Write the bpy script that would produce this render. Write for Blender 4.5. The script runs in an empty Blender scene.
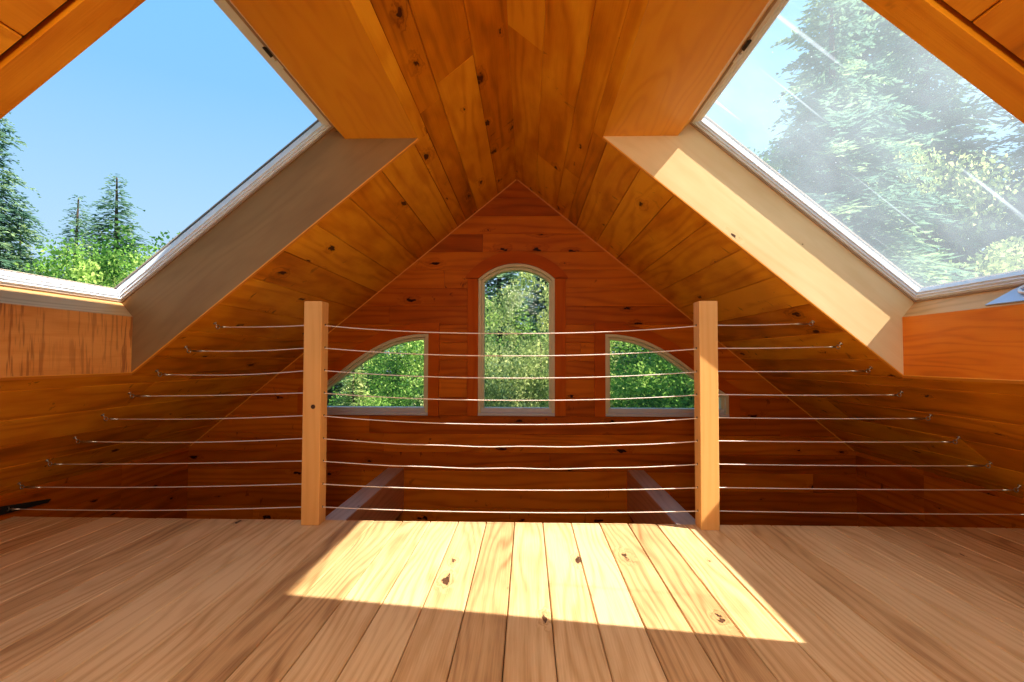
import bpy, bmesh, math, random
from mathutils import Vector, Matrix
R = random.Random(7)
C = bpy.context.scene.collection
PI = math.pi

# ---------------------------------------------------------------- constants
H, M = 2.209, 0.82             # ridge height above the loft floor, roof pitch
CS = 1 / math.sqrt(1 + M * M)  # cos of the pitch
SN = M * CS
D = 4.056                      # inner face of the gable wall
YB = -2.4                      # wall behind
ZP = 2.571                     # front face of the railing posts
YE = 2.662                     # edge of the loft floor
YW, YN = 2.451, 1.103          # far / near side of the skylight wells
KU = 2.54                      # knee wall
ZL = -2.6                      # lower floor

# ---------------------------------------------------------------- materials
def lin(r, g, b):
    f = lambda c: (c / 255 / 12.92) if c / 255 <= .04045 else ((c / 255 + .055) / 1.055) ** 2.4
    return (f(r), f(g), f(b), 1)

class NT:
    def __init__(s, name):
        s.m = bpy.data.materials.new(name); s.m.use_nodes = True
        s.t = s.m.node_tree; s.t.nodes.clear()
        s.out = s.t.nodes.new('ShaderNodeOutputMaterial')
    def n(s, typ, **k):
        o = s.t.nodes.new('ShaderNode' + typ)
        for a, v in k.items(): setattr(o, a, v)
        return o
    def L(s, a, b): s.t.links.new(a, b)
    def val(s, sock, v):
        if hasattr(v, 'is_output') or isinstance(v, bpy.types.NodeSocket): s.L(v, sock)
        else: sock.default_value = v
    def math(s, op, a, b=0.0, c=None, clamp=False):
        o = s.n('Math', operation=op, use_clamp=clamp)
        s.val(o.inputs[0], a); s.val(o.inputs[1], b)
        if c is not None: s.val(o.inputs[2], c)
        return o.outputs[0]
    def comb(s, x, y, z):
        o = s.n('CombineXYZ')
        for i, v in enumerate((x, y, z)): s.val(o.inputs[i], v)
        return o.outputs[0]
    def noise(s, vec, scale, detail=2, rough=.5, dist=0):
        o = s.n('TexNoise'); s.L(vec, o.inputs['Vector'])
        o.inputs['Scale'].default_value = scale; o.inputs['Detail'].default_value = detail
        o.inputs['Roughness'].default_value = rough; o.inputs['Distortion'].default_value = dist
        return o.outputs['Fac']
    def ramp(s, fac, stops):
        o = s.n('ValToRGB'); s.L(fac, o.inputs[0])
        e = o.color_ramp.elements
        while len(e) < len(stops): e.new(.5)
        for el, (p, c) in zip(e, stops):
            el.position = p; el.color = c if len(c) == 4 else (*c, 1)
        return o.outputs[0]
    def mix(s, fac, a, b, mode='MIX'):
        o = s.n('Mix', data_type='RGBA', blend_type=mode)
        s.val(o.inputs[0], fac); s.val(o.inputs[6], a); s.val(o.inputs[7], b)
        return o.outputs[2]
    def maprange(s, v, a, b, c=0., d=1.):
        o = s.n('MapRange', interpolation_type='SMOOTHSTEP'); s.L(v, o.inputs[0])
        for i, q in enumerate((a, b, c, d)): o.inputs[i + 1].default_value = q
        return o.outputs[0]

def wood(name, dark, mid, light, rings=22, ringamp=1.3, fine=.35, rough=.4, knots=.3, knotc=(60, 25, 10),
         vary=.35, blotch=.3, bump=.15, coat=0., drips=False, spec=.5, contrast=1.0, kscale=1.0, scars=0.):
    t = NT(name)
    uv = t.n('UVMap'); uv.uv_map = 'UVMap'
    sep = t.n('SeparateXYZ'); t.L(uv.outputs[0], sep.inputs[0])
    U, V = sep.outputs[0], sep.outputs[1]
    at = t.n('Attribute'); at.attribute_name = 'rnd'
    sr = t.n('SeparateColor'); t.L(at.outputs['Color'], sr.inputs[0])
    rnd, rnd2 = sr.outputs[0], sr.outputs[1]
    # knots
    kv = t.comb(t.math('MULTIPLY', U, 7.2 * kscale), t.math('MULTIPLY', V, 3.4 * kscale), 0.)
    wob = t.noise(kv, 3.0, 2)
    wob2 = t.noise(kv, 6.5, 3)
    kv2 = t.n('VectorMath', operation='ADD'); t.L(kv, kv2.inputs[0])
    t.L(t.comb(t.math('MULTIPLY', wob, .3), t.math('MULTIPLY', wob2, .5), 0.), kv2.inputs[1])
    vo = t.n('TexVoronoi', voronoi_dimensions='2D'); t.L(kv2.outputs[0], vo.inputs['Vector']); vo.inputs['Scale'].default_value = 1
    vo.inputs['Randomness'].default_value = .85
    vs = t.n('SeparateColor'); t.L(vo.outputs['Color'], vs.inputs[0])
    has = t.math('LESS_THAN', vs.outputs[0], knots)
    size = t.math('MULTIPLY_ADD', vs.outputs[1], .10, .035)
    dn = t.math('DIVIDE', vo.outputs['Distance'], size)
    kmask = t.math('MULTIPLY', t.maprange(dn, 1.0, .55), has)
    khalo = t.math('MULTIPLY', t.maprange(dn, 3.2, .5), has)
    # rings
    low = t.noise(t.comb(U, t.math('MULTIPLY', V, .13), t.math('MULTIPLY', rnd, 40.)), 5.5, 2, .45)
    ph = t.math('MULTIPLY_ADD', low, ringamp * 6, t.math('MULTIPLY', U, rings))
    ph = t.math('ADD', ph, t.math('MULTIPLY', khalo, 1.6))
    s = t.math('SINE', t.math('MULTIPLY', ph, 6.283))
    s = t.math('MULTIPLY_ADD', s, .5, .5)
    s = t.math('POWER', s, 2.2)
    fn = t.noise(t.comb(U, t.math('MULTIPLY', V, .02), rnd), 260, 3, .6)
    bl = t.noise(t.comb(U, t.math('MULTIPLY', V, .35), t.math('MULTIPLY', rnd2, 30.)), 6.5, 3, .55)
    ringmod = t.noise(t.comb(U, t.math('MULTIPLY', V, .2), t.math('MULTIPLY', rnd2, 9.)), 9, 1)
    f = t.math('MULTIPLY', s, t.math('MULTIPLY', ringmod, .55 * contrast))
    f = t.math('MULTIPLY_ADD', t.math('SUBTRACT', fn, .5), fine, f)
    f = t.math('MULTIPLY_ADD', t.math('SUBTRACT', bl, .5), blotch * 2.2, f)
    f = t.math('MULTIPLY_ADD', t.math('SUBTRACT', rnd, .5), vary, f)
    f = t.math('ADD', f, t.math('MULTIPLY', khalo, .16))
    f = t.math('ADD', f, .25, clamp=True)
    col = t.ramp(f, [(0, lin(*light)), (.42, lin(*mid)), (1, lin(*dark))])
    if scars:
        sc1 = t.noise(t.comb(t.math('MULTIPLY', U, .9), t.math('MULTIPLY', V, 1.5), rnd), 13, 3, .6, .6)
        sc2 = t.noise(t.comb(U, t.math('MULTIPLY', V, .6), t.math('ADD', rnd2, 7.)), 3.2, 1)
        sm = t.math('MULTIPLY', t.maprange(sc1, .62, .70), t.maprange(sc2, .54, .66))
        col = t.mix(t.math('MULTIPLY', sm, scars), col, lin(*[c * .9 for c in dark]))
    if drips:
        fv = t.noise(t.comb(t.math('MULTIPLY', V, 1.0), t.math('MULTIPLY', U, .09), 3.3), 60, 2, .6)
        low2 = t.noise(t.comb(V, 0., 0.), 3.0, 1)
        dm = t.math('MULTIPLY', t.maprange(fv, .5, .62), t.maprange(low2, .42, .56))
        col = t.mix(t.math('MULTIPLY', dm, .65), col, lin(142, 70, 22))
    kc = t.mix(t.maprange(dn, .8, .2), lin(*[c * .55 for c in knotc]), lin(*knotc))
    col = t.mix(kmask, col, kc)
    b = t.n('BsdfPrincipled')
    t.L(col, b.inputs['Base Color'])
    t.L(t.math('MULTIPLY_ADD', fn, .18, rough - .08), b.inputs['Roughness'])
    b.inputs['Specular IOR Level'].default_value = spec
    if coat:
        b.inputs['Coat Weight'].default_value = coat; b.inputs['Coat Roughness'].default_value = .22
    bp = t.n('Bump'); bp.inputs['Strength'].default_value = bump; bp.inputs['Distance'].default_value = .004
    hgt = t.math('SUBTRACT', t.math('MULTIPLY', fn, .6), t.math('MULTIPLY_ADD', s, .35, t.math('MULTIPLY', kmask, .8)))
    t.L(hgt, bp.inputs['Height']); t.L(bp.outputs[0], b.inputs['Normal'])
    t.L(b.outputs[0], t.out.inputs[0])
    return t.m

def plain(name, col, rough=.5, metal=0., spec=.5):
    t = NT(name); b = t.n('BsdfPrincipled')
    tc = t.n('TexCoord')
    nz = t.noise(tc.outputs['Object'], 14, 3)
    c = lin(*col)
    t.L(t.mix(nz, tuple(x * .86 for x in c[:3]) + (1,), c), b.inputs['Base Color'])
    b.inputs['Roughness'].default_value = rough; b.inputs['Metallic'].default_value = metal
    b.inputs['Specular IOR Level'].default_value = spec
    t.L(b.outputs[0], t.out.inputs[0]); return t.m

m_ceil = wood('varnished_pine_ceiling', (130, 68, 6), (208, 128, 16), (238, 168, 38), rings=9, ringamp=.9, fine=.22, rough=.42,
              knots=.2, knotc=(84, 34, 10), vary=.46, blotch=.5, bump=.2, spec=.14, contrast=.7, scars=.75)
m_wall = wood('stained_pine_wall', (96, 38, 4), (174, 84, 10), (208, 116, 20), rings=16, ringamp=.8, fine=.25, rough=.42,
              knots=.24, knotc=(48, 14, 5), vary=.42, blotch=.25, bump=.15, spec=.07, contrast=.7, scars=.7)
m_floor = wood('bare_fir_floor', (146, 104, 62), (208, 170, 118), (232, 202, 152), rings=26, ringamp=1.5, fine=.62, rough=.55,
               knots=.055, knotc=(104, 70, 48), vary=.5, blotch=.3, bump=.3, spec=.25, contrast=.95)
m_post = wood('light_fir_post', (192, 128, 62), (226, 168, 96), (236, 184, 114), rings=30, ringamp=.6, fine=.3, rough=.5,
              knots=.0, vary=.1, blotch=.16, bump=.1, spec=.3, contrast=.5)
m_beam = wood('fir_beam', (150, 92, 52), (190, 128, 84), (206, 150, 106), rings=26, ringamp=.7, fine=.3, rough=.38,
              knots=.1, vary=.1, blotch=.2, bump=.1, spec=.6)
m_jambl = wood('shaded_ply_jamb', (112, 80, 44), (142, 104, 60), (160, 120, 72), rings=5, ringamp=1.6, fine=.2, rough=.6,
              knots=.06, knotc=(90, 52, 26), vary=.05, blotch=.35, bump=.06, spec=.3, contrast=.35, kscale=1.6)  # same ply as the right jamb, darkened to carry its shade
m_jamb = wood('sunlit_ply_jamb', (176, 134, 84), (222, 188, 134), (236, 208, 158), rings=5, ringamp=1.6, fine=.2, rough=.6,
              knots=.12, knotc=(90, 52, 26), vary=.05, blotch=.35, bump=.06, spec=.3, contrast=.35, kscale=1.6)  # same ply, made paler to carry the sun falling on it
m_head = wood('varnished_ply_head', (190, 112, 12), (226, 148, 22), (240, 168, 36), rings=4, ringamp=2.0, fine=.12, rough=.35,
              knots=.04, knotc=(120, 50, 10), vary=.05, blotch=.2, bump=.05, spec=.4, contrast=.55)
m_ledge = wood('ledge_pine', (160, 108, 58), (212, 164, 106), (226, 180, 126), rings=14, fine=.3, rough=.5, knots=0, vary=.1, blotch=.25, spec=.3)
m_sill = wood('weathered_ply_sill', (160, 90, 26), (220, 146, 66), (236, 168, 90), rings=6, ringamp=2.0, fine=.3, rough=.5,
              knots=.1, knotc=(80, 30, 10), vary=.05, blotch=.3, bump=.1, drips=True, contrast=.5)
m_sillr = wood('varnished_ply_sill', (166, 76, 6), (220, 118, 14), (236, 142, 26), rings=9, ringamp=2.4, fine=.3, rough=.4,
              knots=.1, knotc=(80, 30, 10), vary=.05, blotch=.35, bump=.1, contrast=.9)
m_case = wood('casing_pine', (176, 100, 18), (220, 142, 34), (232, 160, 52), rings=14, ringamp=.6, fine=.25, rough=.4,
              knots=.0, vary=.2, blotch=.2, bump=.08, contrast=.5)
m_wcase = wood('window_casing_pine', (120, 46, 4), (180, 82, 9), (204, 104, 16), rings=14, ringamp=.6, fine=.25, rough=.5,
              knots=.0, spec=.07, vary=.2, blotch=.2, bump=.08, contrast=.5)
m_white = plain('white_vinyl_frame', (236, 244, 252), .4)
m_cream = plain('cream_frame', (214, 200, 160), .45)
m_tan = plain('tan_curb_strip', (176, 156, 138), .6)
m_dark = plain('dark_gap', (22, 12, 8), .9)
m_btop = wood('sky_sheen_beam_top', (140, 124, 116), (174, 160, 150), (192, 178, 168), rings=26, ringamp=.7, fine=.3, rough=.3, knots=.08, vary=.1, blotch=.2, bump=.1, spec=.8)  # window and sky reflection put into the grey of the top
m_steel = plain('stainless_steel', (196, 192, 188), .28, 1.)
m_cable = plain('stainless_cable', (238, 226, 214), .5, .2)
m_knot = plain('knot_wood', (70, 40, 18), .7)
m_black = plain('black_latch', (30, 28, 28), .4)
m_plate = plain('grey_metal_plate', (178, 196, 226), .3, .3)
m_ext = plain('roof_underlay', (60, 55, 50), .9)
m_bark = plain('bark', (92, 74, 60), .9)

def glass(name, haze, streak, refl=.3, tint=(1, 1, 1)):
    t = NT(name)
    tr = t.n('BsdfTransparent'); tr.inputs[0].default_value = (*tint, 1)
    gl = t.n('BsdfGlossy'); gl.inputs['Roughness'].default_value = .02
    fr = t.n('Fresnel'); fr.inputs['IOR'].default_value = 1.25
    m1 = t.n('MixShader'); t.L(t.math('MULTIPLY', fr.outputs[0], refl), m1.inputs[0]); t.L(tr.outputs[0], m1.inputs[1]); t.L(gl.outputs[0], m1.inputs[2])
    tl = t.n('BsdfTranslucent'); tl.inputs[0].default_value = (.86, .93, 1, 1)
    uv = t.n('UVMap'); uv.uv_map = 'UVMap'
    sep = t.n('SeparateXYZ'); t.L(uv.outputs[0], sep.inputs[0])
    n1 = t.noise(uv.outputs[0], 2.2, 4, .6)
    st = t.noise(t.comb(t.math('MULTIPLY', sep.outputs[0], .25), t.math('MULTIPLY', sep.outputs[1], 6.), 0.), 3.2, 2, .4)
    st = t.math('MULTIPLY', t.maprange(st, .62, .68), streak)
    sp = t.n('TexVoronoi'); t.L(uv.outputs[0], sp.inputs['Vector']); sp.inputs['Scale'].default_value = 26
    dots = t.math('MULTIPLY', t.math('LESS_THAN', sp.outputs['Distance'], .05), .3 * (1 if streak else .3))
    f = t.math('MULTIPLY', t.maprange(n1, .25, .75, .7, 1.2), haze)
    f = t.math('ADD', t.math('ADD', f, st), dots, clamp=True)
    m2 = t.n('MixShader'); t.L(f, m2.inputs[0]); t.L(m1.outputs[0], m2.inputs[1]); t.L(tl.outputs[0], m2.inputs[2])
    t.L(m2.outputs[0], t.out.inputs[0]); return t.m
m_glass = glass('clear_window_glass', .01, 0, .15)
m_glassl = glass('skylight_glass', .004, 0, .12)
m_glassr = glass('dusty_skylight_glass', .15, .14, .25)

def leafmat(name, c1, c2, c3, tr=.35):
    t = NT(name)
    at = t.n('Attribute'); at.attribute_name = 'rnd'
    sr = t.n('SeparateColor'); t.L(at.outputs['Color'], sr.inputs[0])
    col = t.ramp(sr.outputs[0], [(0, lin(*c1)), (.5, lin(*c2)), (1, lin(*c3))])
    d = t.n('BsdfDiffuse'); t.L(col, d.inputs[0])
    l = t.n('BsdfTranslucent'); t.L(col, l.inputs[0])
    m = t.n('MixShader'); m.inputs[0].default_value = tr
    t.L(d.outputs[0], m.inputs[1]); t.L(l.outputs[0], m.inputs[2]); t.L(m.outputs[0], t.out.inputs[0]); return t.m
m_spruce = leafmat('spruce_needles', (84, 122, 108), (128, 160, 128), (184, 200, 138), .45)
m_leaf = leafmat('broad_leaves', (60, 104, 52), (132, 176, 80), (216, 232, 136), .45)
m_pine = leafmat('yellow_green_needles', (88, 116, 76), (180, 192, 120), (240, 238, 172), .45)

# ---------------------------------------------------------------- mesh helpers
def newbm():
    bm = bmesh.new(); bm.loops.layers.uv.new('UVMap'); bm.loops.layers.float_color.new('rnd'); return bm
def paint(bm, faces, fuv, rnd):
    uvl = bm.loops.layers.uv['UVMap']; cl = bm.loops.layers.float_color['rnd']
    for f in faces:
        for l in f.loops:
            l[uvl].uv = fuv(l.vert.co); l[cl] = (rnd[0], rnd[1], 0, 1)
def link(name, bm, mat, parent=None, smooth=False):
    bmesh.ops.recalc_face_normals(bm, faces=bm.faces)
    me = bpy.data.meshes.new(name); bm.to_mesh(me); bm.free()
    for m in (mat if isinstance(mat, (list, tuple)) else [mat]): me.materials.append(m)
    if smooth:
        for p in me.polygons: p.use_smooth = True
    o = bpy.data.objects.new(name, me); C.objects.link(o)
    if parent: o.parent = parent
    return o
def tag(o, label=None, cat=None, group=None, kind=None):
    if label: o['label'] = label
    if cat: o['category'] = cat
    if group: o['group'] = group
    if kind: o['kind'] = kind
    return o
def empty(name, loc=(0, 0, 0)):
    o = bpy.data.objects.new(name, None); C.objects.link(o); o.location = loc; o.empty_display_size = .1; return o

def board(bm, O, au, av, an, u0, u1, v0, v1, th=.018, b=.002, be=None, rnd=None):
    """one board: face on the plane through O, axes au (across), av (along), an = room-side normal"""
    be = b if be is None else be
    O, au, av, an = Vector(O), Vector(au), Vector(av), Vector(an)
    rnd = rnd or (R.random(), R.random())
    ou, ov = R.uniform(0, 30), R.uniform(0, 30)
    def P(u, v, n): return bm.verts.new(O + au * u + av * v + an * n)
    def ring(du, dv, n): return [P(u0 + du, v0 + dv, n), P(u1 - du, v0 + dv, n), P(u1 - du, v1 - dv, n), P(u0 + du, v1 - dv, n)]
    r0, r1, r2 = ring(b, be, 0), ring(b * .08, be * .08, -b), ring(b * .08, be * .08, -th)
    fs = [bm.faces.new(r0), bm.faces.new(r2[::-1])]
    for a, c in ((r0, r1), (r1, r2)):
        for i in range(4): fs.append(bm.faces.new((a[i], c[i], c[(i + 1) % 4], a[(i + 1) % 4])))
    def fuv(co):
        d = co - O; n = d.dot(an)
        return (d.dot(au) + ou + n, d.dot(av) + ov)
    paint(bm, fs, fuv, rnd)

def box(bm, x0, x1, y0, y1, z0, z1, b=0., along='y', rnd=None):
    vs = [bm.verts.new((x, y, z)) for x in (x0, x1) for y in (y0, y1) for z in (z0, z1)]
    idx = [(0, 1, 3, 2), (4, 6, 7, 5), (0, 4, 5, 1), (2, 3, 7, 6), (0, 2, 6, 4), (1, 5, 7, 3)]
    fs = [bm.faces.new([vs[i] for i in q]) for q in idx]
    if b:
        es = {e for f in fs for e in f.edges}
        r = bmesh.ops.bevel(bm, geom=list(es), offset=b, segments=2, affect='EDGES', profile=.5)
        fs = list({f for v in r['verts'] for f in v.link_faces} | set(r['faces']))
    rnd = rnd or (R.random(), R.random()); ou, ov = R.uniform(0, 30), R.uniform(0, 30)
    def fuv(co):
        if along == 'y': return (co.x + co.z + ou, co.y + ov)
        if along == 'z': return (co.x + co.y + ou, co.z + ov)
        return (co.y + co.z + ou, co.x + ov)
    paint(bm, fs, fuv, rnd)

def prism(bm, pts, ax, d, uvf=None, rnd=None):
    """closed polygon of 3-D points extruded by vector d"""
    d = Vector(d)
    a = [bm.verts.new(Vector(p)) for p in pts]; c = [bm.verts.new(Vector(p) + d) for p in pts]
    fs = [bm.faces.new(a), bm.faces.new(c[::-1])]
    n = len(a)
    for i in range(n): fs.append(bm.faces.new((a[i], c[i], c[(i + 1) % n], a[(i + 1) % n])))
    rnd = rnd or (R.random(), R.random())
    paint(bm, fs, uvf or (lambda co: (co.z + co.y, co.x)), rnd)

def ringprism(bm, outer, inner, d, uvf=None, closed=True):
    d = Vector(d); n = len(outer)
    v = [[bm.verts.new(Vector(p) + k) for p in poly] for poly in (outer, inner) for k in (Vector(), d)]
    fs = []
    for i in range(n if closed else n - 1):
        j = (i + 1) % n
        fs += [bm.faces.new((v[0][i], v[0][j], v[2][j], v[2][i])), bm.faces.new((v[1][i], v[3][i], v[3][j], v[1][j])),
               bm.faces.new((v[0][i], v[1][i], v[1][j], v[0][j])), bm.faces.new((v[2][i], v[2][j], v[3][j], v[3][i]))]
    if not closed:
        fs += [bm.faces.new((v[0][0], v[2][0], v[3][0], v[1][0])), bm.faces.new((v[0][-1], v[1][-1], v[3][-1], v[2][-1]))]
    paint(bm, fs, uvf or (lambda co: (co.z * .5 + co.y, co.x + co.z * .6)), (R.random(), R.random()))

def tube(bm, pts, r, seg=8, caps=True):
    pts = [Vector(p) for p in pts]; rings = []
    for i, p in enumerate(pts):
        t = (pts[min(i + 1, len(pts) - 1)] - pts[max(i - 1, 0)]).normalized()
        a = t.cross(Vector((0, 0, 1)))
        if a.length < .05: a = t.cross(Vector((0, 1, 0)))
        a.normalize(); b = t.cross(a)
        rr = r[i] if isinstance(r, (list, tuple)) else r
        rings.append([bm.verts.new(p + (a * math.cos(k * 2 * PI / seg) + b * math.sin(k * 2 * PI / seg)) * rr) for k in range(seg)])
    for a, b in zip(rings, rings[1:]):
        for k in range(seg): bm.faces.new((a[k], a[(k + 1) % seg], b[(k + 1) % seg], b[k]))
    if caps: bm.faces.new(rings[0][::-1]); bm.faces.new(rings[-1])

def offset(poly, ds):
    """offset a CCW 2-D polygon outwards, one distance per edge i (i -> i+1)"""
    n = len(poly); out = []
    for i in range(n):
        p0, p1, p2 = Vector(poly[i - 1]), Vector(poly[i]), Vector(poly[(i + 1) % n])
        e0, e1 = (p1 - p0).normalized(), (p2 - p1).normalized()
        n0, n1 = Vector((e0.y, -e0.x)), Vector((e1.y, -e1.x))
        d0, d1 = ds[i - 1], ds[i]
        det = n0.x * n1.y - n0.y * n1.x
        if abs(det) < 1e-4: out.append(p1 + n0 * d0); continue
        a0, a1 = n0.dot(p1) + d0, n1.dot(p1) + d1
        out.append(Vector(((a0 * n1.y - a1 * n0.y) / det, (n0.x * a1 - n1.x * a0) / det)))
    return out

# ---------------------------------------------------------------- loft floor
bm = newbm()
k = -20
while True:
    x0 = .1611 + .14 * k; x1 = x0 + .14; k += 1
    if x1 < -KU: continue
    if x0 > KU: break
    x0, x1 = max(x0, -KU), min(x1, KU)
    board(bm, (0, 0, 0), (1, 0, 0), (0, 1, 0), (0, 0, 1), x0 + .0012, x1 - .0012, YB, YE + R.uniform(-.003, .003), th=.036, b=.0032)
fl = link('floor', bm, m_floor)
tag(fl, 'loft floor of light unfinished fir boards with a patch of sunlight', 'floor', kind='structure')
bm = newbm(); box(bm, -KU, KU, YB, YE - .03, -.2, -.037)
tag(link('trim_1', bm, m_dark), 'dark joist layer under the loft floor boards', 'floor structure', kind='structure')
bm = newbm()
for k in range(18):
    board(bm, (0, 0, ZL), (1, 0, 0), (0, 1, 0), (0, 0, 1), -KU + k * .2822, -KU + (k + 1) * .2822, YB, D, th=.03, b=.003)
tag(link('floor.001', bm, m_floor), 'lower room floor far below the loft edge', 'floor', kind='structure')

# ---------------------------------------------------------------- ceiling
XA, XB = .4356, 1.787           # opening, in horizontal distance from the ridge
SA, SB = XA / CS, XB / CS
CASE_U, CASE_F, CASE_N = .056, .02, .083
def rects(s0, s1, y0, y1, hole):
    hs0, hs1, hy0, hy1 = hole
    if s1 <= hs0 + 1e-4 or s0 >= hs1 - 1e-4: return [(s0, s1, y0, y1, True)]
    out = []
    if s0 < hs0 - .004: out.append((s0, hs0, y0, y1, True)); s0 = hs0
    if s1 > hs1 + .004: out.append((hs1, s1, y0, y1, True)); s1 = hs1
    out += [(s0, s1, y0, hy0, False), (s0, s1, hy1, y1, False)]
    return out
bm = newbm()
PITCH = .1425 * 1.093 / CS * 1.0
SMAX = (KU + .03) / CS
for sd in (-1, 1):
    O = (0, 0, H); au = (sd * CS, 0, -SN); av = (0, 1, 0); an = (-sd * SN, 0, -CS)
    hole = (SA - CASE_U, SB + CASE_F, YN - CASE_N - .012, YW + CASE_F)
    s = 0; k = 0
    while s < SMAX:
        e = min(s + (PITCH if k else PITCH * .93), SMAX)
        for (a, b, y0, y1, full) in rects(s, e, YB, D + .01, hole):
            y = y0
            if full: y = y0 - R.uniform(0, 1.2)
            while y < y1 - .02:
                ln = R.uniform(1.3, 3.0)
                ye = y + ln
                if y1 - ye < .5: ye = y1
                board(bm, O, au, av, an, a + (.0007 if s > 0 else -.003), b - .0007, max(y, y0), min(ye, y1), th=.018, b=.0034, be=.0018)
                y = ye
        s = e; k += 1
tag(link('ceiling', bm, m_ceil), 'vaulted ceiling of varnished knotty pine boards rising to a ridge', 'ceiling', kind='structure')

# outer roof skin (closes the roof round the skylights)
TF = .297                       # distance of the skylight frame from the ceiling plane
F1, F2 = (.837, 1.912), (1.845, 1.076)
bm = newbm()
for sd in (-1, 1):
    O = Vector((0, 0, H)) + Vector((sd * SN, 0, CS)) * (TF + .03)
    au = (sd * CS, 0, -SN); av = (0, 1, 0); an = (-sd * SN, 0, -CS)
    # slope coordinate of the frame's outer edges
    f1 = F1[0] * CS - (F1[1] - H) * SN; f2 = F2[0] * CS - (F2[1] - H) * SN
    ri = -(TF + .03) * SN / CS - .05
    for (a, b, y0, y1) in ((ri, f1, YB - .3, D + .35), (f2, 3.75, YB - .3, D + .35), (f1, f2, YB - .3, YN), (f1, f2, YW, D + .35)):
        board(bm, O, au, av, an, a, b, y0, y1, th=.04, b=0.0005)
tag(link('roof', bm, m_ext), 'outer roof deck above the pine ceiling', 'roof', kind='structure')

# ---------------------------------------------------------------- gable wall with three windows
def arc(cx, cz, r, a0, a1, n): return [(cx + r * math.cos(a0 + (a1 - a0) * i / n), cz + r * math.sin(a0 + (a1 - a0) * i / n)) for i in range(n + 1)]
ZB = .376
hw, spr, top = .293, 1.426, 1.544
rr = (hw * hw + (top - spr) ** 2) / (2 * (top - spr)); ang = math.asin(hw / rr)
cpoly = [(-hw, ZB), (hw, ZB)] + arc(0, top - rr, rr, PI / 2 - ang, PI / 2 + ang, 20)
prof = [(0, 0), (.08, .003), (.15, .012), (.225, .027), (.3, .05), (.36, .077), (.42, .108), (.485, .147), (.55, .19), (.60, .226), (.65, .265), (.71, .31), (.77, .355), (.85, .415), (.925, .465)]
rpoly = [(.676, ZB), (1.601, ZB)] + [(.676 + x, 1.003 - d) for x, d in prof[::-1]]
lpoly = [(-x, z) for x, z in rpoly][::-1]
lpoly = lpoly[-2:] + lpoly[:-2]     # -> starts (-1.601,ZB)?, keep CCW
# boards
bm = newbm()
z = ZL; k = 0
off = .376 - .14 * 3
z = off - .14 * 16
while z < H + .45:
    hwid = KU + .3
    x = -hwid - R.uniform(0, 1.5)
    while x < hwid:
        xe = x + R.uniform(2.0, 3.6)
        if hwid - xe < .5: xe = hwid
        board(bm, (0, D, 0), (0, 0, 1), (1, 0, 0), (0, -1, 0), z, z + .14, max(x, -hwid), min(xe, hwid), th=.018, b=.0025, be=.0008)
        x = xe
    z += .14
# backing slab
box(bm, -KU - .3, KU + .3, D + .019, D + .13, z - .14 * 36, z)
for sd in (-1, 1):
    n = Vector((sd * SN, 0, CS)); co = Vector((0, 0, H)) + n * .31
    bmesh.ops.bisect_plane(bm, geom=bm.verts[:] + bm.edges[:] + bm.faces[:], plane_co=co, plane_no=n, clear_outer=True)
    be = [e for e in bm.edges if e.is_boundary]
    bmesh.ops.holes_fill(bm, edges=be, sides=0)
gw = link('wall_gable', bm, m_wall)
bm = newbm()
for poly in (cpoly, rpoly, lpoly): prism(bm, [(x, D - .1, zz) for x, zz in poly], None, (0, .4, 0))
cut = link('cutter', bm, m_dark)
md = gw.modifiers.new('b', 'BOOLEAN'); md.operation = 'DIFFERENCE'; md.object = cut; md.solver = 'EXACT'; md.use_self = False
dg = bpy.context.evaluated_depsgraph_get()
me = bpy.data.meshes.new_from_object(gw.evaluated_get(dg), depsgraph=dg)
gw.modifiers.clear(); gw.data = me
bpy.data.objects.remove(cut)
tag(gw, 'gable end wall of dark orange knotty pine boards with three arched windows', 'wall', kind='structure')

def ringof(bm, poly, a, b, y0, y1):
    n = len(poly); ringprism(bm, [(p.x, y0, p.y) for p in offset(poly, [a] * n)], [(p.x, y0, p.y) for p in offset(poly, [b] * n)], (0, y1 - y0, 0))
def gwindow(name, poly, label, kindc):
    n = len(poly)
    root = empty(name, (0, 0, 0)); tag(root, label, 'window', kind='structure')
    bm = newbm(); ringof(bm, poly, -.0005, -.022, D - .012, D + .125)
    ringof(bm, poly, -.021, -.042, D + .03, D + .11)
    wf = link('window_frame', bm, m_cream, root)
    # lower rail
    xs = [p[0] for p in poly]; bm = newbm()
    box(bm, min(xs) + .021, max(xs) - .021, D + .02, D + .115, ZB + .0215, ZB + .058, .003)
    box(bm, min(xs) + .001, max(xs) - .001, D - .022, D + .02, ZB + .002, ZB + .024, .003)
    link('window_rail', bm, m_plate2, wf)
    gp = [(p.x, D + .07, p.y) for p in offset(poly, [-.04] * n)]
    bm = newbm(); prism(bm, gp, None, (0, .004, 0)); g = link('window_pane', bm, m_glass, wf)
    return root
m_plate2 = plain('grey_white_rail', (196, 194, 196), .4)
w1 = gwindow('window_1', cpoly, 'tall arched window in the middle of the gable wall', 'c')
w2 = gwindow('window_2', lpoly, 'quarter-arch window partly behind the left railing post', 'l')
w3 = gwindow('window_3', rpoly, 'quarter-arch window partly behind the right railing post', 'r')
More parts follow.
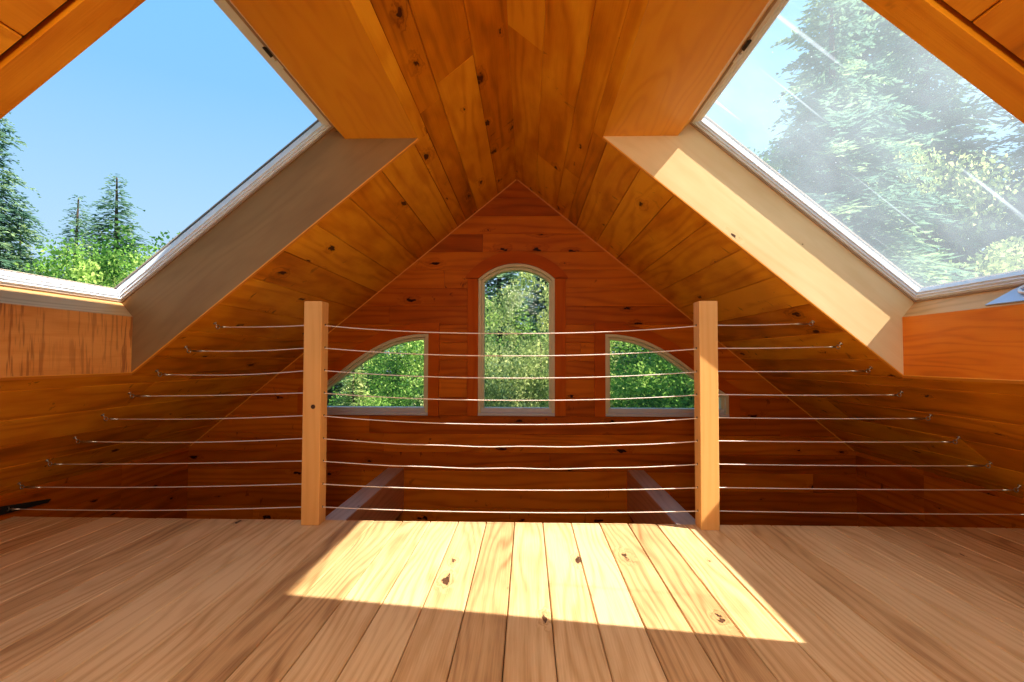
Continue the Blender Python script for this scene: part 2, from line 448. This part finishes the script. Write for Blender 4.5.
# casings
T0 = D - .02
def cuv(co): return (co.z * .3 + co.y, co.x * .8 + co.z)
bm = newbm()
for sx in (-1, 1):
    x0, x1 = sorted((sx * .2935, sx * .376)); box(bm, x0, x1, T0, D - .0005, ZB, 1.428, .003, along='z')
link('casing_leg', bm, m_wcase, w1)
ro = (.392 ** 2 + (.20) ** 2) / (2 * .20); ao = math.asin(.392 / ro)
oa = arc(0, 1.637 - ro, ro, PI / 2 - ao, PI / 2 + ao, 20)
ia = cpoly[2:]
bm = newbm()
outer = [(.392, T0 - .008, 1.43)] + [(x, T0 - .008, zz) for x, zz in oa] + [(-.392, T0 - .008, 1.43)]
inner = [(.2935, T0 - .008, 1.43)] + [(x, T0 - .008, zz + .001) for x, zz in ia] + [(-.2935, T0 - .008, 1.43)]
ringprism(bm, outer, inner, (0, .0275, 0), closed=False)
link('casing_head', bm, m_wcase, w1)
for poly, w in ((rpoly, w3), (lpoly, w2)):
    n = len(poly); sx = 1 if w is w3 else -1
    P = rpoly; o = offset(P, [0.0] + [.082] * (n - 1)); i_ = offset(P, [0.0] + [.0005] * (n - 1))
    o = o[1:] + [o[0]]; i_ = i_[1:] + [i_[0]]
    bm = newbm()
    ringprism(bm, [(sx * p.x, T0, p.y) for p in o], [(sx * p.x, T0, p.y) for p in i_], (0, .0195, 0), uvf=cuv, closed=False)
    link('window_casing', bm, m_wcase, w)
# sloping scribe beads where gable meets ceiling
for i, sd in enumerate((-1, 1)):
    bm = newbm()
    O = Vector((0, D - .001, H)) + Vector((-sd * SN, 0, -CS)) * .001
    board(bm, O, (-sd * SN, 0, -CS), (sd * CS, 0, -SN), (0, -1, 0), 0, .008, .012, (KU - .01) / CS, th=.0005, b=.0002)
    for v in bm.verts: pass
    o = link('trim_%d' % (2 + i), bm, m_case)
    tag(o, ('thin bead along the left slope where gable wall meets ceiling', 'thin bead along the right slope where gable wall meets ceiling')[i], 'trim', kind='structure')

# ---------------------------------------------------------------- knee walls, lower side walls, back wall
for nm, sd, lb in (('wall_left', -1, 'low left side wall of dark pine boards below the roof slope'), ('wall_right', 1, 'low right side wall of dark pine boards below the roof slope')):
    bm = newbm(); ztop = H - M * KU
    z = off - .14 * 16; 
    while z < ztop:
        ze = min(z + .14, ztop)
        for y0, y1 in ((YB, .6), (.6, 3.38), (3.38, D)):
            board(bm, (sd * KU, 0, 0), (0, 0, 1), (0, 1, 0), (-sd, 0, 0), z, ze, y0, y1, th=.018, b=.0025, be=.001)
        z += .14
    x0, x1 = sorted((sd * (KU + .0185), sd * (KU + .12)))
    box(bm, x0, x1, YB, D, ZL - .03, ztop + .30)
    tag(link(nm, bm, m_wall), lb, 'wall', kind='structure')
bm = newbm(); z = ZL
zz = off - .14 * 16
while zz < H + .45:
    board(bm, (0, YB, 0), (0, 0, 1), (1, 0, 0), (0, 1, 0), zz, zz + .14, -KU - .1, KU + .1, th=.018, b=.0025)
    zz += .14
box(bm, -KU - .1, KU + .1, YB - .12, YB - .019, ZL, H + .45)
for sd in (-1, 1):
    n = Vector((sd * SN, 0, CS)); co = Vector((0, 0, H)) + n * .31
    bmesh.ops.bisect_plane(bm, geom=bm.verts[:] + bm.edges[:] + bm.faces[:], plane_co=co, plane_no=n, clear_outer=True)
tag(link('wall_back', bm, m_wall), 'pine board wall closing the loft opposite the gable', 'wall', kind='structure')
# dark slot where the left slope meets the side wall
bm = newbm()
prism(bm, [(-KU + .0005, 2.35, .035), (-KU + .0005, 2.84, .022), (-KU + .0005, 2.86, .036), (-KU + .0005, 2.35, .1)], None, (.012, 0, 0))
tag(link('trim_4', bm, m_dark), 'dark gap strip low on the left side wall at floor level', 'trim', kind='structure')

# ---------------------------------------------------------------- skylights
def skylight(name, sd, label):
    root = empty(name, (0, 0, 0)); tag(root, label, 'skylight', kind='structure')
    def X(p, y): return (sd * p[0], y, p[1])
    A, B = (XA, H - M * XA), (.782, H - M * XA)
    S0, S1 = (XB, H - M * XB), (XB, 1.006)
    n = Vector((SN, CS)); t = Vector((CS, -SN))
    f1, f2 = Vector(F1), Vector(F2)
    y0, y1 = YN, YW
    # head board (level) and its return up to the frame
    bm = newbm()
    hu = lambda co: (co.x * sd + co.z + 3.1 * sd + 5, co.y + 2)
    prism(bm, [X(A, y0), X(B, y0), X((B[0] + .004, B[1] + .02), y0), X((A[0] + .02, A[1] + .02), y0)], None, (0, y1 - y0, 0), hu)
    link('head_board', bm, m_head, root)
    bm = newbm()
    prism(bm, [X(B, y0), X(F1, y0), X((F1[0] - .02, F1[1] + .016), y0), X((B[0] - .02, B[1] + .002), y0)], None, (0, y1 - y0, 0), hu)
    link('head_strip', bm, m_case, root)
    # sill board (vertical) and its return
    bm = newbm()
    prism(bm, [X(S0, y0), X(S1, y0), X((S1[0] + .02, S1[1]), y0), X((S0[0] + .02, S0[1] - .016), y0)], None, (0, y1 - y0, 0),
          lambda co: (co.z + 7 + co.x, co.y + 3 + sd))
    link('sill_board', bm, m_sill if sd < 0 else m_sillr, root)
    bm = newbm()
    prism(bm, [X(S1, y0), X(F2, y0), X((F2[0] + .016, F2[1] - .016), y0), X((S1[0] + .016, S1[1] - .02), y0)], None, (0, y1 - y0, 0), hu)
    link('sill_strip', bm, m_ledge, root)
    # side boards
    e = .03
    prof = [A, B, F1, (F1[0] + n.x * e, F1[1] + n.y * e), (F2[0] + n.x * e, F2[1] + n.y * e), F2, S1, S0]
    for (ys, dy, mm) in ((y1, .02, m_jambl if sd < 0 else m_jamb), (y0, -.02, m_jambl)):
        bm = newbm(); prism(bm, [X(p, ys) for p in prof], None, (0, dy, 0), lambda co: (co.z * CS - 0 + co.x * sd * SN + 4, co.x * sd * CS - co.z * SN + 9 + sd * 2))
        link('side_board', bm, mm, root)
    # casing flush strips round the opening, just proud of the ceiling
    O = Vector((0, 0, H)); au = (sd * CS, 0, -SN); av = (0, 1, 0); an = (-sd * SN, 0, -CS)
    def strip(nm, a, b, ya, yb, th=.02, pr=.004, along=True, m=m_case):
        bm = newbm(); o2 = O + Vector(an) * pr
        if along: board(bm, o2, au, av, an, a, b, ya, yb, th=th, b=.0015)
        else: board(bm, o2, av, au, an, ya, yb, a, b, th=th, b=.0015)
        return link(nm, bm, m, root)
    strip('casing_strip', SA - CASE_U, SA, y0 - .02, y1 + CASE_F, m=m_ceil)
    strip('casing_strip', SB, SB + CASE_F, y0 - .02, y1 + CASE_F)
    strip('casing_strip', SA, SB, y1, y1 + CASE_F, along=False, pr=.006)
    strip('casing_board', SA - CASE_U, SB + CASE_F, y0 - CASE_N, y0, along=False, pr=.006, m=m_ceil)
    strip('shadow_gap', SA - CASE_U, SB + CASE_F, y0 - CASE_N - .011, y0 - CASE_N - .0005, along=False, pr=-.012, th=.005, m=m_dark)
    # frame rings on the slope
    L = (f2 - f1).length; tt = (f2 - f1).normalized(); nn = Vector((-tt.y, tt.x)); nn = nn if nn.y > 0 else -nn
    def ring(bm, i0, i1, d0, d1):
        def q(i):
            pts = []
            for (a, yy) in ((i, y0 + i), (L - i, y0 + i), (L - i, y1 - i), (i, y1 - i)):
                p = f1 + tt * a + nn * d0; pts.append((sd * p.x, yy, p.y))
            return pts
        dd = nn * (d1 - d0)
        ringprism(bm, q(i0), q(i1), (sd * dd.x, 0, dd.y))
    bm = newbm(); ring(bm, .0005, .008, -.004, .05); link('curb_strip', bm, m_tan, root)
    bm = newbm(); ring(bm, .0082, .020, .002, .046); ring(bm, .0202, .029, .010, .044); ring(bm, .0292, .036, .020, .042)
    link('frame', bm, m_white, root)
    bm = newbm(); ring(bm, .0003, .030, .0535, .058); link('outer_flashing', bm, m_tan, root)
    # unseen block added above the pane to stop grazing sun
    bm = newbm(); hp = [f1 + tt * -.12 + nn * .072, f1 + tt * .02 + nn * .072, f1 + tt * .0 + nn * .21, f1 + tt * -.08 + nn * .21]
    prism(bm, [(sd * p.x, y0 - .1, p.y) for p in hp], None, (0, y1 - y0 + .2, 0)); link('head_sun_block', bm, m_tan, root)
    bm = newbm(); hp = [f1 + tt * -.02 + nn * .0585, f1 + tt * (L + .02) + nn * .0585, f1 + tt * (L + .02) + nn * .066, f1 + tt * -.02 + nn * .066]  # unseen strip added over the near pane edge to trim the sunlight
    prism(bm, [(sd * p.x, y0 - .06, p.y) for p in hp], None, (0, .155, 0)); link('near_sun_block', bm, m_tan, root)
    # pane
    bm = newbm(); c = []
    for (a, yy) in ((.033, y0 + .033), (L - .033, y0 + .033), (L - .033, y1 - .033), (.033, y1 - .033)):
        p = f1 + tt * a + nn * .0435; c.append((sd * p.x, yy, p.y))
    vs = [bm.verts.new(p) for p in c]; f = bm.faces.new(vs)
    paint(bm, [f], lambda co: (co.x * sd / CS, co.y), (.5, .5))
    link('glass_pane', bm, m_glassl if sd < 0 else m_glassr, root)
    # latch on the upper rail
    def fp(a, yy, d): p = f1 + tt * a + nn * d; return Vector((sd * p.x, yy, p.y))
    def fbox(nm, a0, a1, ya, yb, d0, d1, m):
        bm = newbm(); b0 = [fp(a0, ya, d0), fp(a1, ya, d0), fp(a1, yb, d0), fp(a0, yb, d0)]
        dd = nn * (d1 - d0); prism(bm, b0, None, (sd * dd.x, 0, dd.y)); return link(nm, bm, m, root)
    lt = fbox('latch', .004, .016, 1.80, 1.845, -.012, .006, m_black)
    fbox('latch_keeper', .004, .013, 1.88, 1.93, -.009, .006, m_white).parent = lt
    if sd > 0:
        # opener plate with a ring pull on the lower ledge
        def lp(k, yy, h):
            a = Vector(S1).lerp(Vector(F2), k); nrm = Vector((-.773, .634)) ; p = a + nrm * h; return (sd * p.x, yy, p.y)
        bm = newbm()
        prism(bm, [lp(.12, 2.02, .001), lp(.12, 1.62, .001), lp(.98, 1.66, .001), lp(.98, 1.93, .001)], None, (-.004, 0, .003))
        pl = link('opener_plate', bm, m_plate, root)
        bm = newbm(); cx = Vector(lp(.66, 1.86, .014)); pts = []
        for i in range(25):
            a = 2 * PI * i / 24; pts.append(cx + Vector((.634 * .02 * math.sin(a), .045 * math.cos(a), .773 * .02 * math.sin(a))))
        tube(bm, pts, .006, 8, False); link('pull_ring', bm, m_white, pl, True)
    return root
skylight('window_4', -1, 'skylight in the left roof slope with blue sky and tree tops behind')
skylight('window_5', 1, 'dusty skylight in the right roof slope full of tree foliage')

# ---------------------------------------------------------------- tie beams
for nm, x0, x1, lb in (('tie_beam', -.983, -.856, 'wooden tie beam running to the gable wall under the left window'),
                       ('tie_beam', .838, .965, 'wooden tie beam running to the gable wall under the right window')):
    root = empty(nm, ((x0 + x1) / 2, YE, -.4)); tag(root, lb, 'beam', 'tie beams below the loft edge')
    bm = newbm(); box(bm, x0, x1, YE + .002, D - .001, -.34, -.028, .004)
    for v in bm.verts: v.co -= root.location
    link('beam_body', bm, m_beam, root)
    bm = newbm(); box(bm, x0 + .003, x1 - .003, YE + .004, D - .003, -.0285, -.024, .001)  # thin slab added to hold the painted sheen
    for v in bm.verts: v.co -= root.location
    link('beam_top_sheen', bm, m_btop, root)
    s = 1 if x0 < 0 else -1
    bm = newbm(); xx = x1 if x0 < 0 else x0
    a, b = sorted((xx, xx + s * .03)); box(bm, a, b, YE + .03, YE + .07, -.3, -.028, .003, along='z')
    for v in bm.verts: v.co -= root.location
    link('beam_cleat', bm, m_post, root)

# ---------------------------------------------------------------- railing posts
CZ = [.979 - .1125 * i for i in range(9)]
for px, sd, lb in ((-1.0165, -1, 'square light wood railing post on the left with a small knot'), (.911, 1, 'square light wood railing post on the right catching the sun')):
    root = empty('railing_post', (px + .0445, ZP + .0445, 0)); tag(root, lb, 'post', 'railing posts at the loft edge')
    bm = newbm(); box(bm, -.0445, .0445, -.0445, .0445, 0, 1.094, .003, along='z')
    pb = link('post_body', bm, m_post, root)
    if sd < 0:
        bm = newbm(); tube(bm, [(.008, -.046, .575), (.008, -.0440, .575)], .011, 12); link('knot', bm, m_knot, pb)
    for z in CZ:
        bm = newbm(); f = -sd * .0445
        tube(bm, [(f - .0003 * sd * 0, 0, z), (f - sd * .0015, 0, z)], .0055, 10); link('cable_hole', bm, m_dark, pb)

# ---------------------------------------------------------------- railing cables
words = ['top', 'second', 'third', 'fourth', 'fifth', 'sixth', 'seventh', 'eighth', 'lowest']
LX = [-1.472, -1.618, -1.764, -1.905, -2.036, -2.176, -2.317, -2.458, -2.53]
LZ = [.968, .847, .728, .62, .504, .39, .276, .16, .05]
RX = [1.465, 1.592, 1.733, 1.878, 2.012, 2.136, 2.288, 2.415, 2.53]
RZ = [.986, .874, .758, .643, .53, .419, .306, .193, .078]
SAG = [.042, .040, .037, .034, .040, .036, .03, .022, .018]
YC = ZP + .0445
for i in range(9):
    zc = CZ[i]
    root = empty('railing_cable', (0, YC, zc))
    lab = '%s steel cable %s of the nine railing cables' % (words[i], 'from the top' if 0 < i < 8 else 'strung between the posts')
    if i in (0, 8): lab = '%s steel cable of the nine strung through the railing posts' % words[i]
    tag(root, lab, 'cable', 'horizontal railing cables')
    xl, zl, xr, zr = LX[i] + .055, LZ[i] - zc, RX[i] - .055, RZ[i] - zc
    pts = [(xl, 0, zl)]
    for k in range(1, 12):
        f = k / 12; pts.append((xl + (-.97 - xl) * f, 0, zl * (1 - f) - .004 * math.sin(f * PI) * (1 + i % 3)))
    pts.append((-.97, 0, 0))
    for k in range(1, 24):
        f = k / 24; kink = .0025 * math.sin(f * 9 * PI + i) if i in (5, 6) else 0
        pts.append((-.97 + 1.925 * f, 0, -SAG[i] * (1 - abs(2 * f - 1) ** 2.2) + kink * (1 - abs(2 * f - 1))))
    pts.append((.955, 0, .0))
    for k in range(1, 12):
        f = k / 12; pts.append((.955 + (xr - .955) * f, 0, zr * f - .003 * math.sin(f * PI)))
    pts.append((xr, 0, zr))
    bm = newbm(); tube(bm, pts, .0025, 8); link('steel_wire', bm, m_cable, root, True)
    for sd, xe, ze in ((-1, LX[i], LZ[i] - zc), (1, RX[i], RZ[i] - zc)):
        # eye screw
        bm = newbm(); ring = []
        for k in range(17):
            a = 2 * PI * k / 16; ring.append((xe + .009 * math.cos(a), .002 * math.sin(a), ze + .009 * math.sin(a)))
        tube(bm, ring, .003, 6, False)
        tipu = min((H - zc - ze) / M, KU) if i < 8 else KU
        nrm = Vector((sd * SN, 0, CS)) if i < 8 else Vector((sd, 0, 0))
        gap = ((H - M * abs(xe)) - (zc + ze)) * CS if i < 8 else KU - abs(xe)
        gap = max(gap, .004)
        p0 = Vector((xe, 0, ze)) + nrm * min(.009, gap * .4)
        tube(bm, [p0, Vector((xe, 0, ze)) + nrm * (gap + .003)], .0028, 6)
        tube(bm, [Vector((xe, 0, ze)) + nrm * (gap - .002), Vector((xe, 0, ze)) + nrm * (gap + .001)], .009, 10)
        link('eye_screw', bm, m_steel, root, True)
        # turnbuckle: clevis, barrel, stud
        s = -sd; bm = newbm(); z2 = ze
        long = (i + (sd > 0)) % 2 == 1
        ln = .085 if long else .05
        tube(bm, [(xe + s * .008, 0, z2), (xe + s * .02, 0, z2), (xe + s * .022, 0, z2), (xe + s * (ln - .02), 0, z2), (xe + s * (ln - .018), 0, z2), (xe + s * (ln + .015), 0, z2)],
             [.003, .003, .0058, .0058, .0038, .0038], 10)
        link('turnbuckle', bm, m_steel, root, True)

# ---------------------------------------------------------------- outside: ground and trees
GZ = -4.2
bm = newbm()
N = 24
for a in range(N):
    for b in range(N):
        x0, y0 = -60 + 120 * a / N, -40 + 120 * b / N; s = 120 / N
        q = [bm.verts.new((x, y, GZ + .4 * math.sin(x * .13) * math.cos(y * .11))) for x, y in ((x0, y0), (x0 + s, y0), (x0 + s, y0 + s), (x0, y0 + s))]
        bm.faces.new(q)
bmesh.ops.remove_doubles(bm, verts=bm.verts, dist=.01)
m_gr = plain('meadow_ground', (104, 122, 62), .95)
tag(link('ground', bm, m_gr), 'grassy ground outside the house', 'ground', kind='structure')

def quad(bm, c, a, b, rnd):
    vs = [bm.verts.new(c - a - b * .3), bm.verts.new(c - a * .1 - b), bm.verts.new(c + a), bm.verts.new(c - a * .1 + b)]
    f = bm.faces.new(vs); cl = bm.loops.layers.float_color['rnd']
    for l in f.loops: l[cl] = (rnd, rnd, 0, 1)
def rv(r): 
    while True:
        v = Vector((r.uniform(-1, 1), r.uniform(-1, 1), r.uniform(-1, 1)))
        if .05 < v.length < 1: return v.normalized()
def conifer_mesh(seed, h=12., rad=2.6, sparse=1.7, base=.12):
    r = random.Random(seed); bm = newbm(); z = h * base
    while z < h * .985:
        f = (z - h * base) / (h * (1 - base)); ln = rad * (1 - f) ** .8 * r.uniform(.8, 1.1) + .12
        nb = max(4, int(9 * (1 - f) + 4)); a0 = r.uniform(0, 6.28)
        for k in range(nb):
            a = a0 + 6.283 * k / nb + r.uniform(-.2, .2); l = ln * r.uniform(.65, 1.12)
            dr = Vector((math.cos(a), math.sin(a), 0)); side = Vector((-dr.y, dr.x, 0)); base_c = r.random() * .55
            droop = r.uniform(.12, .34)
            ns = max(4, int(l / .085 * sparse))
            for q in range(ns):
                t = (q + r.random()) / ns; t = .12 + .88 * t
                p = dr * l * t + Vector((0, 0, z + .12 * l * math.sin(t * 2.6) - droop * l * t * t + r.uniform(-.05, .05)))
                wl = (.30 * l * (1 - t) + .10) * r.uniform(.7, 1.2)
                for s in (-1, 1):
                    for m in range(3 if wl > .45 else 2 if wl > .22 else 1):
                        d = (dr * .75 + side * s * r.uniform(.5, 1.1) + Vector((0, 0, r.uniform(-.45, .12)))).normalized()
                        c = p + d * wl * (.3 + .42 * m); up = Vector((0, 0, 1)).cross(d).normalized()
                        tilt = (up + Vector((0, 0, r.uniform(-.6, .6)))).normalized()
                        quad(bm, c, d * min(wl * .42, .17), tilt * (.022 + .03 * min(wl, 1)), min(1, max(0, base_c + r.uniform(-.15, .35) + .15 * t)))
        z += .16 + .13 * (1 - f) * h / 12
    bmesh_name = 'needles'
    me = bpy.data.meshes.new(bmesh_name); bm.to_mesh(me); bm.free(); return me
def broad_mesh(seed, h=8., rad=2.6, n=9000, leaf=.047):
    r = random.Random(seed); bm = newbm()
    cl = []
    for k in range(150):
        v = rv(r); u = r.random() ** .35
        c = Vector((v.x * rad * u, v.y * rad * u, h * .58 + v.z * h * .42 * u)); cl.append((c, r.uniform(.3, .8) * rad * .34, r.random()))
    per = n // len(cl)
    for c, s, b in cl:
        for _ in range(per):
            v = rv(r); p = c + v * s * (r.random() ** .4); p.z -= .12 * s
            a = (rv(r) + v * .6).normalized(); bb = a.cross(rv(r)).normalized(); sz = leaf * r.uniform(.6, 1.4)
            quad(bm, p, a * sz, bb * sz * .6, min(1, max(0, b * .75 + r.uniform(-.08, .33))))
    me = bpy.data.meshes.new('leaves'); bm.to_mesh(me); bm.free(); return me
def trunk_mesh(h, r0):
    bm = newbm(); tube(bm, [(0, 0, -.3), (.03, 0, h * .3), (-.04, .03, h * .65), (0, 0, h * .97)], [r0, r0 * .75, r0 * .42, .02], 8)
    me = bpy.data.meshes.new('trunk'); bm.to_mesh(me); bm.free()
    me.materials.append(m_bark); return me
con = [conifer_mesh(1), conifer_mesh(2, rad=2.3), conifer_mesh(3, rad=3.2)]
for c in con: c.materials.append(m_spruce)
pin = conifer_mesh(5, rad=3.1, sparse=1.1, base=.08); pin.materials.append(m_pine)
bro = [broad_mesh(11, n=30000), broad_mesh(12, rad=2.9, n=30000), broad_mesh(13, n=36000, rad=2.8), broad_mesh(14, n=36000)]
for c, q in zip(bro, (m_leaf, m_leaf, m_pine, m_pine)): c.materials.append(q)
tc, tb = trunk_mesh(12, .2), trunk_mesh(6.2, .16)
def tree(kind, idx, x, y, top, label, w=1.0, grp='trees outside the house'):
    base = {'c': 12., 'p': 12., 'b': 8.}[kind]
    me = {'c': con, 'p': [pin] * 3, 'b': bro}[kind][idx]
    root = empty('spruce_tree' if kind == 'c' else 'pine_tree' if kind == 'p' else 'leafy_tree', (x, y, GZ))
    s = (top - GZ) / base; root.scale = (s * w, s * w, s); root.rotation_euler = (0, 0, R.uniform(0, 6.28))
    tag(root, label, 'tree', grp)
    for nm, m in (('foliage', me), ('trunk', tb if kind == 'b' else tc)):
        o = bpy.data.objects.new(nm, m); C.objects.link(o); o.parent = root
def at(px, Y): return .083 + (px - 526.5) / 529.4 * Y
def ztop(py, Y): return .813 + (358.6 - py) / 529.4 * Y
T = [
 # through the left skylight
 ('c', 0, 102, 17, 162, 'pointed spruce standing alone against the sky in the left skylight', 1.25),
 ('c', 1, 62, 20, 184, 'shorter spruce just left of the lone spruce in the left skylight', 1.15),
 ('c', 2, -30, 12, 60, 'big spruce at the left edge of the left skylight', .75),
 ('p', 0, 2, 16.5, 196, 'yellow-green pine below the big spruce in the left skylight', .7),
 ('b', 0, 128, 13, 232, 'low leafy tree under the lone spruce in the left skylight', 1.0),
 ('b', 1, 48, 13, 246, 'low leafy tree at the bottom left corner of the left skylight', .9),
 # through the gable windows
 ('p', 1, 352, 12.5, 330, 'pale pine filling the left part of the left arched window', .9),
 ('b', 0, 412, 14, 318, 'bright green leafy tree at the right of the left arched window', 1.0),
 ('b', 2, 540, 12.5, 268, 'sunlit yellow-green tree on the right of the tall middle window', .75),
 ('b', 3, 482, 11.5, 318, 'yellowish leafy tree low on the left of the tall middle window', .75),
 ('c', 0, 498, 18, 215, 'dark blue-green spruce behind the leafy trees in the middle window', 1.6),
 ('b', 1, 650, 11.5, 312, 'bright leafy tree seen through the right arched window', 1.15),
 ('b', 0, 712, 16.5, 322, 'leafy tree seen at the end of the right arched window behind the post', .9),
 ('c', 2, 606, 19, 240, 'spruce behind the leafy tree at the right arched window', 1.2),
 ('c', 1, 420, 21, 240, 'tall spruce behind the left arched window', 1.6),
 ('c', 2, 350, 23, 250, 'distant spruce behind the pale pine at the left arched window', 1.6),
 ('c', 0, 660, 22, 250, 'far spruce behind the right arched window', 1.3),
 ('c', 1, 548, 22, 190, 'far tall spruce behind the sunlit tree in the middle window', 1.6),
 ('b', 0, 470, 17, 290, 'leafy tree between the middle and the left arched window', 1.2),
 ('c', 0, 730, 20, 250, 'far spruce beyond the end of the right arched window', 1.3),
 ('b', 1, 600, 16, 310, 'leafy tree between the middle and the right arched window', 1.2),
 # through the right skylight
 ('c', 2, 830, 8.2, -70, 'large spruce in the middle of the right skylight', .9),
 ('c', 0, 920, 12, -170, 'tall spruce at the right of the right skylight', .8),
 ('b', 2, 880, 11.5, 165, 'yellow-green leafy tree low in front of the spruces in the right skylight', .85),
 ('c', 1, 860, 15, -160, 'very tall spruce far behind in the right skylight', 1.2),
 ('c', 1, 1045, 10.5, -120, 'spruce at the far right edge of the right skylight', .9),
 ('b', 3, 1010, 12, 150, 'leafy tree low between the spruces at the right of the right skylight', .9),
 ('b', 1, 770, 15, 150, 'leafy tree far behind at the lower left of the right skylight', 1.0),
]
for k, i, px, Y, py, lb, w in T:
    tree(k, i, at(px, Y), Y, ztop(py, Y), lb, w)

# ---------------------------------------------------------------- light
sun = bpy.data.lights.new('sun', 'SUN'); sun.energy = 11.5; sun.angle = math.radians(.6); sun.color = (1, .95, .86)
so = bpy.data.objects.new('sun', sun); C.objects.link(so)
SD = Vector((-.85, .325, -1.0))
so.rotation_euler = SD.to_track_quat('-Z', 'Y').to_euler(); so.location = (6, -3, 9)
w = bpy.data.worlds.new('sky'); bpy.context.scene.world = w; w.use_nodes = True
nt = w.node_tree; nt.nodes.clear()
ou = nt.nodes.new('ShaderNodeOutputWorld'); bg = nt.nodes.new('ShaderNodeBackground'); tcn = nt.nodes.new('ShaderNodeTexCoord')
sp = nt.nodes.new('ShaderNodeSeparateXYZ'); rp = nt.nodes.new('ShaderNodeValToRGB')
nt.links.new(tcn.outputs['Generated'], sp.inputs[0]); nt.links.new(sp.outputs[2], rp.inputs[0])
e = rp.color_ramp.elements
e[0].position = 0; e[0].color = lin(205, 228, 246); e[1].position = 1; e[1].color = lin(96, 176, 238)
for p, c in ((.22, (178, 218, 250)), (.42, (142, 202, 252)), (.62, (128, 200, 248))):
    q = e.new(p); q.color = lin(*c)
nt.links.new(rp.outputs[0], bg.inputs[0]); bg.inputs[1].default_value = 1.1
nt.links.new(bg.outputs[0], ou.inputs[0])
def fill_light(name, loc, energy, size, col, target):
    l = bpy.data.lights.new(name, 'AREA'); l.energy = energy; l.size = size; l.color = col
    o = bpy.data.objects.new(name, l); C.objects.link(o); o.location = loc
    o.rotation_euler = (Vector(target) - Vector(loc)).to_track_quat('-Z', 'Y').to_euler()
fill_light('room_fill', (0, -1.9, 1.25), 6, 1.0, (1, .84, .62), (0, 2.5, 1.0))  # added fill behind the camera, no real fixture
fill_light('ridge_fill', (0, -.5, 1.75), 32, .5, (1, .88, .7), (0, 1.4, 0))  # added fill out of view, brightens the shaded floor


# ---------------------------------------------------------------- camera
cam = bpy.data.cameras.new('camera'); cam.sensor_width = 36; cam.lens = 529.36 / 1024 * 36; cam.clip_start = .02
co = bpy.data.objects.new('camera', cam); C.objects.link(co)
yaw, pit, roll = .0289, .0334, .0027
fw = Vector((-math.sin(yaw) * math.cos(pit), math.cos(yaw) * math.cos(pit), math.sin(pit)))
rt = Vector((math.cos(yaw), math.sin(yaw), 0)); up = rt.cross(fw)
r2 = rt * math.cos(roll) + up * math.sin(roll); u2 = up * math.cos(roll) - rt * math.sin(roll)
mt = Matrix((r2, u2, -fw)).transposed().to_4x4(); mt.translation = (.0832, 0, .8127)
co.matrix_world = mt
bpy.context.scene.camera = co
sc = bpy.context.scene
sc.view_settings.view_transform = 'Standard'; sc.view_settings.look = 'None'; sc.view_settings.exposure = 0; sc.view_settings.gamma = .94
sc.cycles.max_bounces = 10; sc.cycles.diffuse_bounces = 6; sc.cycles.transparent_max_bounces = 12
sc.cycles.use_denoising = True; sc.cycles.sample_clamp_indirect = 6
